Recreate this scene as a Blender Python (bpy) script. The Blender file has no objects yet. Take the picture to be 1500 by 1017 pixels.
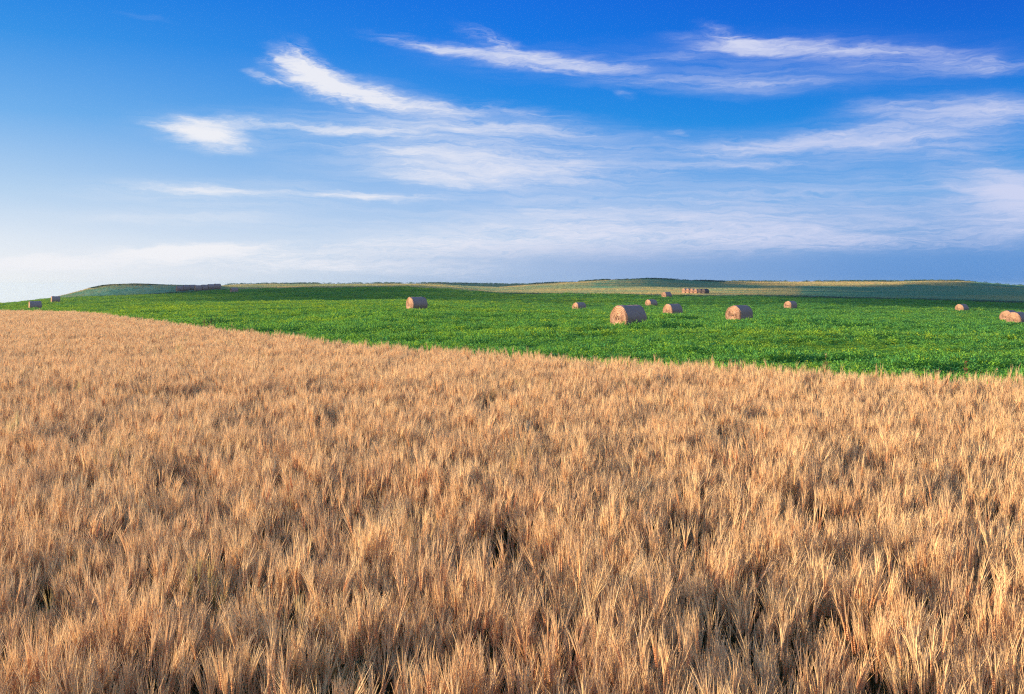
import bpy, math, random
import numpy as np
from mathutils import Vector, Matrix

R = math.radians
rng = np.random.default_rng(7)
random.seed(7)
F = 1458.0; CXP = 750.0; HY = 418.0          # focal length and horizon of the photograph, in its pixels
EYE = 2.62                                   # eye height, metres (z = 0 at the camera's feet)
scene = bpy.context.scene
COL = scene.collection

# ------------------------------------------------------------------ camera
cam = bpy.data.cameras.new("camera")
cam.sensor_width = 36.0
cam.lens = 36.0 * F / 1500.0
cam.shift_y = -(508.5 - HY) / 1500.0
cam.clip_start = 0.05; cam.clip_end = 20000
camo = bpy.data.objects.new("camera", cam); COL.objects.link(camo)
camo.location = (0, 0, EYE); camo.rotation_euler = (R(90), 0, 0)
scene.camera = camo

# ------------------------------------------------------------------ light
SUN_AZ = 268.0      # compass, 0 = straight ahead (+Y), 270 = left
SUN_EL = 9.0
sdir = Vector((math.sin(R(SUN_AZ)) * math.cos(R(SUN_EL)), math.cos(R(SUN_AZ)) * math.cos(R(SUN_EL)), math.sin(R(SUN_EL))))
sun = bpy.data.lights.new("sun", 'SUN'); sun.energy = 5.0; sun.angle = R(0.5); sun.color = (1.0, 0.80, 0.53)
suno = bpy.data.objects.new("sun", sun); COL.objects.link(suno)
suno.rotation_euler = sdir.to_track_quat('Z', 'Y').to_euler()
scene.view_settings.view_transform = 'Standard'
scene.view_settings.look = 'None'
scene.view_settings.exposure = 1.0
scene.view_settings.gamma = 1.0
scene.view_settings.use_curve_mapping = False
scene.cycles.use_denoising = False
scene.cycles.filter_width = 1.15
scene.cycles.max_bounces = 5
scene.cycles.diffuse_bounces = 3
scene.cycles.transmission_bounces = 3
scene.cycles.glossy_bounces = 2

# ------------------------------------------------------------------ node helper
class NT:
    def __init__(s, tree): s.t = tree
    def n(s, kind, **kw):
        nd = s.t.nodes.new(kind)
        for k, v in kw.items(): setattr(nd, k, v)
        return nd
    def put(s, sock, v):
        if isinstance(v, bpy.types.NodeSocket): s.t.links.new(v, sock)
        else:
            if hasattr(sock.default_value, '__len__') and not hasattr(v, '__len__'): v = [v] * len(sock.default_value)
            if hasattr(sock.default_value, '__len__') and len(sock.default_value) == 4 and len(v) == 3: v = list(v) + [1]
            sock.default_value = v
    def m(s, op, a, b=None, c=None, clamp=False):
        nd = s.n('ShaderNodeMath', operation=op, use_clamp=clamp)
        s.put(nd.inputs[0], a)
        if b is not None: s.put(nd.inputs[1], b)
        if c is not None: s.put(nd.inputs[2], c)
        return nd.outputs[0]
    def v(s, op, a, b=None, out=0):
        nd = s.n('ShaderNodeVectorMath', operation=op)
        s.put(nd.inputs[0], a)
        if b is not None:
            if op == 'SCALE': s.put(nd.inputs['Scale'], b)
            else: s.put(nd.inputs[1], b)
        return nd.outputs['Value'] if op in ('LENGTH', 'DOT_PRODUCT', 'DISTANCE') else nd.outputs[0]
    def xyz(s, x, y, z):
        nd = s.n('ShaderNodeCombineXYZ')
        for i, q in enumerate((x, y, z)): s.put(nd.inputs[i], q)
        return nd.outputs[0]
    def noise(s, vec, scale, detail=4, rough=0.55, dist=0.0, out='Fac'):
        nd = s.n('ShaderNodeTexNoise')
        s.put(nd.inputs['Vector'], vec); nd.inputs['Scale'].default_value = scale
        nd.inputs['Detail'].default_value = detail; nd.inputs['Roughness'].default_value = rough
        nd.inputs['Distortion'].default_value = dist
        return nd.outputs[out]
    def mapr(s, val, a, b, c=0.0, d=1.0, smooth=True):
        nd = s.n('ShaderNodeMapRange', interpolation_type='SMOOTHSTEP' if smooth else 'LINEAR')
        for i, q in enumerate((val, a, b, c, d)): s.put(nd.inputs[i], q)
        return nd.outputs[0]
    def mix(s, fac, a, b, blend='MIX'):
        nd = s.n('ShaderNodeMix', data_type='RGBA', blend_type=blend)
        s.put(nd.inputs['Factor'], fac); s.put(nd.inputs[6], a); s.put(nd.inputs[7], b)
        return nd.outputs[2]
    def ramp(s, fac, stops):
        nd = s.n('ShaderNodeValToRGB'); s.put(nd.inputs[0], fac)
        el = nd.color_ramp.elements
        while len(el) < len(stops): el.new(0.5)
        for e, (p, c) in zip(el, stops): e.position = p; e.color = (*c, 1)
        return nd.outputs[0]
    def mapping(s, vec, loc=(0, 0, 0), rot=(0, 0, 0), scl=(1, 1, 1), typ='POINT'):
        nd = s.n('ShaderNodeMapping', vector_type=typ); s.put(nd.inputs[0], vec)
        nd.inputs[1].default_value = loc; nd.inputs[2].default_value = rot; nd.inputs[3].default_value = scl
        return nd.outputs[0]

# ------------------------------------------------------------------ sky
world = bpy.data.worlds.new("World"); scene.world = world; world.use_nodes = True
W = NT(world.node_tree); world.node_tree.nodes.clear()
SKY_STRENGTH = 0.12
sky = W.n('ShaderNodeTexSky', sky_type='NISHITA', sun_disc=False)
sky.sun_elevation = R(SUN_EL); sky.sun_rotation = R(SUN_AZ)
sky.air_density = 1.0; sky.dust_density = 0.6; sky.ozone_density = 2.5; sky.altitude = 300
direc = W.n('ShaderNodeTexCoord').outputs['Generated']
sx = W.n('ShaderNodeSeparateXYZ'); W.put(sx.inputs[0], direc)
DEG = 57.29578
az = W.m('MULTIPLY', W.m('ARCTAN2', sx.outputs[0], sx.outputs[1]), DEG)
el = W.m('MULTIPLY', W.m('ARCSINE', sx.outputs[2]), DEG)
P0 = W.xyz(az, el, 0.0)
def px2ae(x, y):
    u = (x - CXP) / F; v = (HY - y) / F
    a = math.atan(u)
    return math.degrees(a), math.degrees(math.atan(v * math.cos(a)))
# slow warp of the whole cloud sheet, and streaky fibres in it
w1 = W.noise(W.mapping(P0, scl=(0.10, 0.30, 1)), 1.0, 2, 0.5, out='Color')
w2 = W.noise(W.mapping(P0, loc=(9, 4, 0), scl=(0.5, 1.6, 1)), 1.0, 3, 0.6, out='Color')
wv = W.v('ADD', W.v('MULTIPLY', W.v('SUBTRACT', w1, (0.5, 0.5, 0.5)), (2.4, .7, 0)),
         W.v('MULTIPLY', W.v('SUBTRACT', w2, (0.5, 0.5, 0.5)), (2.0, 0.75, 0)))
P1 = W.v('ADD', P0, wv)
def fibre(ang, sx_, sy_, loc, detail=6, rough=0.62, dist=0.6):
    q = W.mapping(P1, loc=loc, rot=(0, 0, R(ang)), scl=(1, 1, 1))
    return W.noise(W.mapping(q, scl=(sx_, sy_, 1)), 1.0, detail, rough, dist)
fibA = fibre(4, 0.20, 1.9, (0, 0, 0))
fibB = fibre(24, 0.30, 1.5, (3, 7, 0), dist=1.0)
fibC = fibre(0, 0.06, 0.9, (5, 1, 0), detail=5, dist=0.3)
fibD = fibre(-3, 0.55, 5.0, (1, 3, 0), detail=6, rough=.7, dist=1.4)
fine_ = W.mapr(fibD, 0.25, 0.72, 0.45, 1.3)
p1 = W.n('ShaderNodeSeparateXYZ'); W.put(p1.inputs[0], P1)
def wisp(prev, x, y, hw, hh, ang, amp):
    """adds one elongated wisp to the running sum; position and size from the photograph, placed as directions in the sky.
    The running sum rides along as z (divided away again), so that the terms are evaluated one after another."""
    a0, e0 = px2ae(x, y)
    a1, _ = px2ae(x - hw, y); a2, _ = px2ae(x + hw, y)
    sa = (a2 - a1) / 2 * 1.15; se = hh / F * DEG * 1.25
    q = W.mapping(W.xyz(p1.outputs[0], p1.outputs[1], prev), loc=(a0, e0, 0), rot=(0, 0, R(-ang)), scl=(sa, se, 1e7), typ='TEXTURE')
    return W.m('ADD', prev, W.mapr(W.v('LENGTH', q), 1.0, 0.0, 0.0, amp))
def total(lst, start):
    t = start
    for a in lst: t = wisp(t, *a)
    return t
# (x, y, half width, half height, clockwise tilt, amount)
A_list = [
 (300, 197, 90, 28, 8, 1.7), (345, 178, 110, 14, -2, .6), (230, 185, 40, 8, 8, .6),
 (500, 190, 170, 11, 2, .75), (640, 188, 200, 17, 1, .8), (800, 192, 160, 16, 2, .65),
 (600, 152, 150, 17, 11, .95), (740, 160, 170, 14, 6, .55), 
 (690, 240, 190, 42, 2, 1.05), (640, 262, 130, 14, 4, .7), (850, 255, 190, 34, 0, .55), (560, 218, 130, 12, 1, .45),
 (660, 75, 150, 11, 10, .75), (780, 92, 170, 16, 6, .95), (880, 103, 110, 14, 3, .4),
 (1080, 60, 130, 14, 6, .7), (1190, 72, 180, 15, 4, .95), (1330, 88, 190, 26, 5, .6), (1450, 98, 150, 16, 2, .5),
 (1100, 122, 180, 12, 2, .5), (1000, 80, 160, 12, -5, .4), (940, 122, 150, 10, 0, .35),
 (1390, 163, 200, 24, 2, .9), (1480, 168, 130, 18, 0, .5), (1280, 152, 70, 12, 10, .15),
 (1130, 212, 150, 16, -5, .85), (1290, 200, 190, 24, -3, .95), (1400, 215, 170, 26, 0, .45),
 (1120, 240, 190, 9, 1, .6), (1280, 255, 160, 9, 3, .35),
 (1490, 285, 110, 30, 10, 1.7), (1440, 250, 130, 30, 4, .35), (1480, 325, 130, 40, 3, .6),
 (300, 280, 130, 10, 3, 1.1), (520, 287, 190, 8, 1, 1.15), (420, 268, 150, 12, 1, .3),
 (330, 318, 150, 9, -2, .35), (180, 322, 110, 8, -2, .25), (850, 300, 220, 22, 3, .45),
 (920, 325, 320, 26, 2, .55), (1200, 320, 320, 24, 0, .5), (760, 345, 300, 20, -3, .5), (1050, 352, 320, 20, 1, .55),
 (990, 193, 26, 5, 4, .5), (958, 203, 14, 4, 0, .35), (910, 140, 24, 7, 10, .3), (520, 158, 22, 4, 12, .4),
 (215, 25, 50, 5, 5, .10), (1340, 340, 320, 26, 0, .55), (1250, 285, 300, 26, 0, .3), (960, 225, 160, 30, 0, .3),
]
B_list = [ (440, 95, 62, 34, 32, .95), (475, 118, 80, 28, 22, 1.25), (405, 118, 40, 9, 10, .6), (530, 133, 80, 20, 20, .85),
           (720, 62, 70, 16, 22, .55), (1070, 50, 60, 13, 20, .5), (378, 106, 24, 8, -20, .25) ]
C_list = [ (260, 372, 120, 15, -4, 1.8), (60, 384, 190, 14, 2, 1.8), (150, 400, 260, 10, 1, .7), (420, 380, 380, 24, 1, .8), (700, 368, 380, 22, 1, .75),
           (950, 372, 330, 16, 2, .55), (640, 395, 420, 14, 1, .45), (330, 362, 110, 10, -4, .7), (900, 345, 420, 30, 1, .45), (1200, 362, 380, 16, 1, .5) ]
def layer(lst, fib, k1, k2, prev):
    """soft masks eaten into by the fibres, so that the edges fray"""
    mt = total(lst, W.m('MULTIPLY', prev, 0.00001)); edge = W.m('MULTIPLY', mt, 1.8, clamp=True)
    fr = W.m('ADD', W.m('MULTIPLY', W.m('SUBTRACT', fib, .5), k1), W.m('MULTIPLY', W.m('SUBTRACT', fibD, .5), k2))
    return W.m('ADD', prev, W.m('MAXIMUM', W.m('ADD', W.m('MULTIPLY', mt, .9), W.m('MULTIPLY', edge, fr)), 0.0))
mS = layer(A_list, fibA, 2.1, 1.0, el)
mS = layer(B_list, fibB, 2.4, 1.4, mS)
mS = W.m('SUBTRACT', layer(C_list, fibC, 1.9, 2.2, mS), el)
D_list = [ (690, 235, 330, 62, 2, .62), (650, 182, 330, 30, 2, .45), (560, 145, 200, 30, 12, .3), (1220, 300, 460, 62, 0, .50), (930, 310, 420, 50, 0, .42),
           (1160, 92, 380, 46, 3, .24), (780, 95, 220, 30, 5, .15), (1280, 208, 330, 42, -1, .50), (1420, 165, 220, 34, 2, .35), (740, 350, 460, 50, 0, .55),
           (330, 290, 300, 26, 1, .40), (250, 320, 260, 16, 0, .3), (330, 188, 170, 34, 4, .28), (170, 385, 330, 34, 0, .5), (1470, 300, 160, 60, 5, .5),
           (1080, 122, 210, 20, 2, .4), (960, 225, 260, 40, 0, .3) ]
fibE = fibre(2, 0.12, 2.6, (7, 2, 0), detail=6, rough=.68, dist=.8)
veil = W.m('MULTIPLY', total(D_list, W.m('MULTIPLY', mS, 0.00001)), W.mapr(fibE, 0.28, 0.72, 0.25, 1.35))
veil = W.m('MULTIPLY', W.mapr(veil, 0.0, 1.3, 0.0, 1.0, False), .8)
c0 = W.mapr(mS, -0.1, 1.65, 0.0, 1.0)
cloud = W.m('SUBTRACT', 1.0, W.m('MULTIPLY', W.m('SUBTRACT', 1.0, c0), W.m('SUBTRACT', 1.0, veil)))
# clear air: white glow low on the sunward side, deep blue high up and away from the sun
KS = 1.0 / (SKY_STRENGTH * 2 ** scene.view_settings.exposure)
def lin(c): return tuple(((q / 255 + .055) / 1.055) ** 2.4 if q > 10 else q / 255 / 12.92 for q in c)
elr = W.mapr(el, 0.0, 20.0, 0.0, 1.0, smooth=False)
def col_at(lst): return W.ramp(elr, [(min(1, e / 20.0), lin(c)) for e, c in lst])
cL = col_at([(0, (242,243,243)), (2.5, (222,232,244)), (5, (180,210,240)), (9, (112,176,236)), (13, (50,146,230)), (16.5, (0,124,226)), (20, (0,100,208))])
cM = col_at([(0, (170,195,226)), (2.5, (175,203,236)), (5, (135,182,236)), (9, (36,146,230)), (13, (0,122,228)), (16.5, (0,108,224)), (20, (0,90,204))])
cR = col_at([(0, (95,148,210)), (2.5, (100,155,218)), (5, (80,160,228)), (8, (10,138,226)), (12, (0,110,218)), (16.5, (0,84,206)), (20, (0,64,178))])
c_lr = W.mix(W.mapr(az, -27.0, 0.0, 0, 1, False), cL, cM); c_lr = W.mix(W.mapr(az, 0.0, 25.0, 0, 1, False), c_lr, cR)
c_lr = W.v('SCALE', c_lr, KS)
elb = W.mapr(el, 0.0, 90.0, 0.0, 1.0, smooth=False)          # the half of the sky behind the camera and overhead, hazier and paler
back = W.v('SCALE', W.ramp(elb, [(0, lin((220,208,212))), (.10, lin((208,210,226))), (.3, lin((125,178,238))), (1, lin((50,135,228)))]), KS * 1.15)
behind = W.m('MAXIMUM', W.mapr(W.m('ABSOLUTE', az), 42.0, 95.0), W.mapr(el, 24.0, 60.0))
c_lr = W.mix(behind, c_lr, back)
base = W.mix(0.012, c_lr, sky.outputs[0])
bank = W.m('MULTIPLY', W.mapr(el, 2.9, 1.2, 0.0, 0.65), W.mapr(az, -14.0, 8.0, 0.0, 1.0))
bankc = W.mix(W.mapr(az, -10.0, 20.0, 0, 1, False), tuple(q * KS for q in lin((172,190,222))), tuple(q * KS for q in lin((100,150,214))))
cl_col = W.mix(W.mapr(az, -20.0, 25.0), tuple(q * KS for q in lin((243,243,247))), tuple(q * KS for q in lin((208,214,242))))
fin = W.mix(W.m('MULTIPLY', cloud, 0.95), base, cl_col)
fin = W.mix(bank, fin, bankc)
bg = W.n('ShaderNodeBackground'); W.put(bg.inputs[0], fin); bg.inputs[1].default_value = SKY_STRENGTH
wo = W.n('ShaderNodeOutputWorld'); world.node_tree.links.new(bg.outputs[0], wo.inputs[0])
world.cycles.sampling_method = 'MANUAL'; world.cycles.sample_map_resolution = 512

# ------------------------------------------------------------------ small numpy helpers
def vnoise(x, y, seed=0):
    """smooth value noise in [-1, 1] on arrays"""
    x = np.asarray(x, float); y = np.asarray(y, float)
    xi = np.floor(x).astype(np.int64); yi = np.floor(y).astype(np.int64)
    fx = x - xi; fy = y - yi
    fx = fx * fx * (3 - 2 * fx); fy = fy * fy * (3 - 2 * fy)
    def h(a, b):
        v = (a * 374761393 + b * 668265263 + seed * 1442695041) & 0x7fffffff
        v = ((v ^ (v >> 13)) * 1274126177) & 0x7fffffff
        return ((v ^ (v >> 16)) & 0xffff) / 32767.5 - 1.0
    a = h(xi, yi) * (1 - fx) + h(xi + 1, yi) * fx
    b = h(xi, yi + 1) * (1 - fx) + h(xi + 1, yi + 1) * fx
    return a * (1 - fy) + b * fy
def fbm(x, y, oct=4, seed=0):
    t = 0; a = 1; n = 0
    for i in range(oct):
        t = t + a * vnoise(x * 2 ** i, y * 2 ** i, seed + i * 17); n += a; a *= 0.5
    return t / n

def tag(o, label=None, cat=None, group=None, kind=None):
    for k, v in (('label', label), ('category', cat), ('group', group), ('kind', kind)):
        if v: o[k] = v
    return o
def mesh_obj(name, verts, faces, mat=None, parent=None, smooth=True, link=True, mats=None, midx=None):
    me = bpy.data.meshes.new(name)
    me.from_pydata([tuple(v) for v in verts], [], faces)
    if mat: me.materials.append(mat)
    for m_ in (mats or []): me.materials.append(m_)
    if midx is not None: me.polygons.foreach_set('material_index', np.asarray(midx, np.int32))
    me.polygons.foreach_set('use_smooth', [smooth] * len(me.polygons))
    me.update()
    o = bpy.data.objects.new(name, me)
    if link: COL.objects.link(o)
    if parent: o.parent = parent
    return o
def empty(name, loc, rz=0.0):
    o = bpy.data.objects.new(name, None); COL.objects.link(o)
    o.empty_display_size = 0.3; o.location = loc; o.rotation_euler = (0, 0, rz)
    return o

# ------------------------------------------------------------------ the lie of the land
# ground level below the eye, metres; columns are bearings (as picture x), rows depth in metres
NX = [0, 80, 200, 343, 480, 610, 730, 850, 985, 1160, 1409, 1500]
NS = [0, 6, 10, 15, 20, 30, 45, 61, 82, 104, 130, 160, 190, 215, 240, 262]
ND = {
 0:    [2.62, 2.62, 2.62, 2.62, 2.65, 2.87, 3.00, 3.10, 3.20, 3.40, 3.70, 4.20, 4.45, 4.55, 4.90, 5.50],
 80:   [2.62, 2.62, 2.62, 2.62, 2.65, 2.87, 3.00, 3.10, 3.20, 3.40, 3.60, 4.10, 4.20, 3.95, 3.80, 3.70],
 200:  [2.62, 2.62, 2.62, 2.62, 2.65, 2.87, 3.00, 3.10, 3.15, 3.25, 3.40, 3.55, 3.50, 3.35, 3.05, 2.95],
 343:  [2.62, 2.62, 2.62, 2.62, 2.65, 2.87, 3.00, 3.05, 3.05, 3.00, 3.15, 3.40, 3.45, 3.10, 2.35, 1.40],
 480:  [2.62, 2.62, 2.62, 2.62, 2.65, 2.85, 2.90, 2.95, 2.85, 2.80, 2.95, 3.10, 3.25, 2.60, 1.70, 0.93],
 610:  [2.62, 2.62, 2.62, 2.62, 2.65, 2.85, 2.90, 2.85, 2.75, 2.72, 2.85, 3.05, 3.15, 2.40, 1.60, 0.75],
 730:  [2.62, 2.62, 2.62, 2.62, 2.65, 2.80, 2.85, 2.85, 2.85, 2.95, 3.15, 3.50, 3.60, 3.15, 2.25, 2.00],
 850:  [2.62, 2.62, 2.62, 2.62, 2.65, 2.78, 2.82, 2.85, 3.00, 3.25, 3.75, 4.25, 4.10, 3.35, 2.40, 1.90],
 985:  [2.62, 2.62, 2.62, 2.62, 2.65, 2.75, 2.75, 2.75, 3.15, 3.55, 3.95, 4.20, 4.10, 3.25, 2.70, 2.20],
 1160: [2.62, 2.62, 2.62, 2.62, 2.65, 2.75, 2.85, 3.00, 3.25, 3.65, 4.00, 4.25, 3.95, 3.25, 2.70, 2.30],
 1409: [2.62, 2.62, 2.62, 2.62, 2.65, 2.80, 3.00, 3.30, 3.75, 4.20, 4.60, 4.78, 4.50, 3.80, 3.50, 3.20],
 1500: [2.62, 2.62, 2.62, 2.62, 2.65, 2.80, 3.10, 3.45, 3.90, 4.35, 4.75, 5.00, 4.90, 4.10, 3.80, 3.50],
}
FAR = {   # depth -> (bearing x, height as picture y)
 300: [(0,452),(40,446),(60,440.5),(80,437.5),(100,432),(130,424),(160,418),(200,416.5),(260,418.5),(316,420),(330,421.5),(343,422),(400,421.5),(480,420),(560,419),(610,418.5),(660,421),(700,427),(730,429),(780,428),(850,426),(950,426),(985,427),(1160,427.5),(1250,429),(1409,431),(1500,432)],
 350: [(0,455),(60,446),(80,442),(130,432),(160,426),(200,424),(260,424),(316,422),(343,419.5),(400,418.5),(480,418.5),(560,418),(640,417.5),(660,419),(700,423),(730,424.5),(780,422),(850,421.5),(950,422),(985,423),(1160,424),(1250,426),(1409,428),(1500,429)],
 420: [(0,456),(80,444),(160,430),(260,425),(316,421),(343,418.5),(400,417.5),(560,417.5),(640,418),(700,421),(730,422),(780,418.5),(820,416.5),(850,415.5),(900,414),(950,414),(985,415.5),(1050,418),(1100,419),(1160,420),(1250,421.5),(1310,422),(1409,424),(1500,426)],
 500: [(0,456),(80,445),(160,432),(260,426),(316,421.5),(343,419),(640,418.5),(700,420),(730,421),(780,417.5),(820,415.5),(850,414),(900,411.5),(950,410),(985,411.5),(1050,414),(1100,416),(1160,416.5),(1250,417),(1310,417),(1340,415.5),(1409,417),(1500,422.5)],
 650: [(0,454),(80,446),(160,434),(260,426),(316,421),(343,418.5),(500,418),(640,417.5),(700,418),(780,418.5),(850,417),(950,413),(1050,413.5),(1100,414),(1160,415),(1250,414),(1310,415),(1360,412.5),(1409,413),(1460,417),(1500,420)],
 900: [(0,450),(80,446),(200,430),(316,420),(343,417.5),(500,416.8),(600,416.3),(640,416.5),(700,417.3),(780,418.3),(850,418),(950,415),(1050,414.5),(1160,413.5),(1250,413.5),(1360,413),(1409,413.5),(1460,417),(1500,420)],
 1500: [(0,452),(200,432),(343,420),(640,419),(780,419),(950,418),(1160,416),(1409,416.5),(1500,421)],
 6000: [(0,454),(200,436),(343,421),(640,420),(780,420),(950,420),(1160,419),(1409,420),(1500,423)],
}
GX = np.arange(-40, 1541, 5.0)
rows_s = NS + sorted(FAR)
tab = np.zeros((len(rows_s), len(GX)))
for j, s_ in enumerate(NS):
    tab[j] = np.interp(GX, NX, [ND[x][j] for x in NX])
for j, s_ in enumerate(sorted(FAR)):
    xs = [p[0] for p in FAR[s_]]; ys = [p[1] for p in FAR[s_]]
    tab[len(NS) + j] = (np.interp(GX, xs, ys) - HY) / F * s_
ker = np.hanning(11)[1:-1]; ker /= ker.sum()          # soften the kinks between columns
for j in range(len(rows_s)):
    kk = ker if rows_s[j] < 270 else np.array([.25, .5, .25])
    p = len(kk) // 2
    tab[j] = np.convolve(np.pad(tab[j], p, mode='edge'), kk, mode='valid')
RS = np.array(rows_s, float)
LS = np.log(RS + 4.0)
slopes = np.zeros_like(tab)                           # monotone cubic along depth
dl = np.diff(LS)[:, None]; dd = np.diff(tab, axis=0) / dl
slopes[0] = dd[0]; slopes[-1] = dd[-1]
ok = dd[:-1] * dd[1:] > 0
slopes[1:-1] = np.where(ok, 2 * dd[:-1] * dd[1:] / np.where(ok, dd[:-1] + dd[1:], 1), 0)
UMAX = 0.535
def bearing_depth(X, Y):
    X = np.asarray(X, float); Y = np.asarray(Y, float)
    r = np.hypot(X, Y); a = np.arctan2(X, Y)
    am = math.atan(UMAX); ac = np.clip(a, -am, am)
    return np.tan(ac), r * np.cos(ac)
def ground(X, Y, detail=True):
    """terrain height z at world X, Y"""
    u, s = bearing_depth(X, Y)
    s = np.clip(s, 0, 5999); ls = np.log(s + 4.0)
    gx = (u * F + CXP - GX[0]) / 5.0
    gx = np.clip(gx, 0, len(GX) - 1.001); xi = gx.astype(int); fx = gx - xi
    k = np.clip(np.searchsorted(LS, ls, side='right') - 1, 0, len(LS) - 2)
    h = LS[k + 1] - LS[k]; t = (ls - LS[k]) / h
    def C(a, kk): return a[kk, xi] * (1 - fx) + a[kk, xi + 1] * fx
    p0, p1, m0, m1 = C(tab, k), C(tab, k + 1), C(slopes, k) * h, C(slopes, k + 1) * h
    t2 = t * t; t3 = t2 * t
    d = (2*t3 - 3*t2 + 1) * p0 + (t3 - 2*t2 + t) * m0 + (-2*t3 + 3*t2) * p1 + (t3 - t2) * m1
    z = EYE - d
    if detail:
        amp = np.clip((s - 3) / 10, 0, 1) * (0.035 + 0.05 * np.clip((s - 20) / 100, 0, 1)) + 0.25 * np.clip((s - 280) / 300, 0, 1)
        z = z + amp * fbm(X / 9.0, Y / 5.0, 3, 5)
    return z
def px(x, depth):
    return (x - CXP) / F * depth
SEX = [0, 80, 343, 640, 700, 730, 985, 1160, 1409, 1500]; SEY = [300, 264, 264, 262, 250, 242, 238, 228, 217, 215]
def field_end(u): return np.interp(u * F + CXP, SEX, SEY)
# far edge of the ripe crop
BX = np.array([-140, -90, -60, -50.7, -41, -33, -25.7, -16.2, -10.2, -6.2, -2.8, 0, 4.0, 6.9, 9.7, 20, 45])
BY = np.array([165, 128, 106, 98.5, 92, 80, 68, 52.4, 42.7, 36, 31.4, 27.9, 23.4, 20.6, 18.6, 13, 2])
def in_wheat(X, Y): return Y < np.interp(X, BX, BY) + 0.4 * fbm(X * 1.1, Y * 1.1, 3, 3)

# ------------------------------------------------------------------ materials
def material(name):
    m_ = bpy.data.materials.new(name); m_.use_nodes = True; m_.node_tree.nodes.clear()
    return m_, NT(m_.node_tree)
def finish(m_, t, col, rough=0.9, spec=0.1, bump=None, transl=0.0, tcol=None, normal_strength=0.5, dist=0.05):
    b = t.n('ShaderNodeBsdfPrincipled'); t.put(b.inputs['Base Color'], col)
    b.inputs['Roughness'].default_value = rough; b.inputs['Specular IOR Level'].default_value = spec
    if bump is not None:
        bn = t.n('ShaderNodeBump'); bn.inputs['Strength'].default_value = normal_strength; bn.inputs['Distance'].default_value = dist
        t.put(bn.inputs['Height'], bump); t.put(b.inputs['Normal'], bn.outputs[0])
    out = b.outputs[0]
    if transl > 0:
        tr = t.n('ShaderNodeBsdfTranslucent'); t.put(tr.inputs[0], tcol if tcol is not None else col)
        mx = t.n('ShaderNodeMixShader'); mx.inputs[0].default_value = transl
        t.put(mx.inputs[1], b.outputs[0]); t.put(mx.inputs[2], tr.outputs[0]); out = mx.outputs[0]
    o = t.n('ShaderNodeOutputMaterial'); t.t.links.new(out, o.inputs[0])
    return m_
def inst(t, name='tint'):
    a = t.n('ShaderNodeAttribute', attribute_type='INSTANCER', attribute_name=name); return a.outputs['Fac']

m_, t = material('awns')
rnd = t.n('ShaderNodeObjectInfo').outputs['Random']
c = t.mix(rnd, (.83, .52, .255), (.94, .66, .335)); c = t.mix(t.mapr(inst(t), .62, 1.0), c, (.50, .47, .16))
c = t.mix(t.mapr(t.m('FRACT', t.m('MULTIPLY', rnd, 37.7)), .55, 1.0, 0, .45), c, (.52, .28, .14))
M_AWN = finish(m_, t, c, .55, .25, transl=.22, tcol=t.mix(.5, c, (.92, .66, .38)))
m_, t = material('grain_head')
rnd = t.n('ShaderNodeObjectInfo').outputs['Random']
c = t.mix(rnd, (.54, .245, .115), (.68, .36, .16)); c = t.mix(t.mapr(inst(t), .62, 1.0), c, (.30, .34, .09))
M_EAR = finish(m_, t, c, .6, .2)
m_, t = material('straw_stem')
rnd = t.n('ShaderNodeObjectInfo').outputs['Random']
c = t.mix(rnd, (.22, .14, .05), (.12, .105, .035)); c = t.mix(t.mapr(inst(t), .62, 1.0), c, (.10, .18, .03))
M_STEM = finish(m_, t, c, .7, .15)
m_, t = material('crop_leaf')
rnd = t.n('ShaderNodeObjectInfo').outputs['Random']
c = t.mix(rnd, (.065, .26, .09), (.19, .42, .055)); c = t.mix(t.mapr(inst(t), 0.35, 1.0), c, (.42, .52, .035))
M_LEAF = finish(m_, t, c, .7, .0, transl=.38, tcol=t.mix(.5, c, (.34, .56, .02)))
m_, t = material('dry_grass')
rnd = t.n('ShaderNodeObjectInfo').outputs['Random']
c = t.mix(rnd, (.66, .44, .19), (.50, .40, .14)); c = t.mix(inst(t), c, (.14, .32, .19))
M_GRASS = finish(m_, t, c, .8, .1, transl=.2)
m_, t = material('dark_scrub')
rnd = t.n('ShaderNodeObjectInfo').outputs['Random']
c = t.mix(rnd, (.07, .15, .10), (.10, .19, .12))
M_SCRUB = finish(m_, t, c, .8, .1, transl=.1)

m_, t = material('field_soil')
pos = t.n('ShaderNodeNewGeometry').outputs['Position']
cr = t.n('ShaderNodeAttribute', attribute_name='crop').outputs['Fac']
n1 = t.noise(pos, 3.0, 5, .6); n2 = t.noise(pos, 0.25, 4, .6)
soil = t.mix(n1, (.055, .040, .026), (.12, .085, .05))
grn = t.mix(n1, (.04, .12, .015), (.10, .22, .025)); grn = t.mix(t.m('MULTIPLY', n2, .5), grn, (.14, .24, .03))
M_FIELD = finish(m_, t, t.mix(cr, soil, grn), .95, .05, bump=n1, normal_strength=.8, dist=.12)
m_, t = material('hill_pasture')
pos = t.n('ShaderNodeNewGeometry').outputs['Position']
gd = t.n('ShaderNodeAttribute', attribute_name='gold').outputs['Fac']
n1 = t.noise(pos, .5, 6, .65); n2 = t.noise(t.mapping(pos, scl=(.03, .06, .06)), 1.0, 5, .6)
gold = t.mix(n1, (.62, .42, .17), (.42, .36, .11)); green = t.mix(n1, (.11, .27, .17), (.19, .32, .18))
M_HILL = finish(m_, t, t.mix(t.mapr(t.m('ADD', gd, t.m('MULTIPLY', t.m('SUBTRACT', n2, .5), .9)), .3, .7), green, gold), .95, .05, bump=n1, normal_strength=.9, dist=.6)

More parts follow.
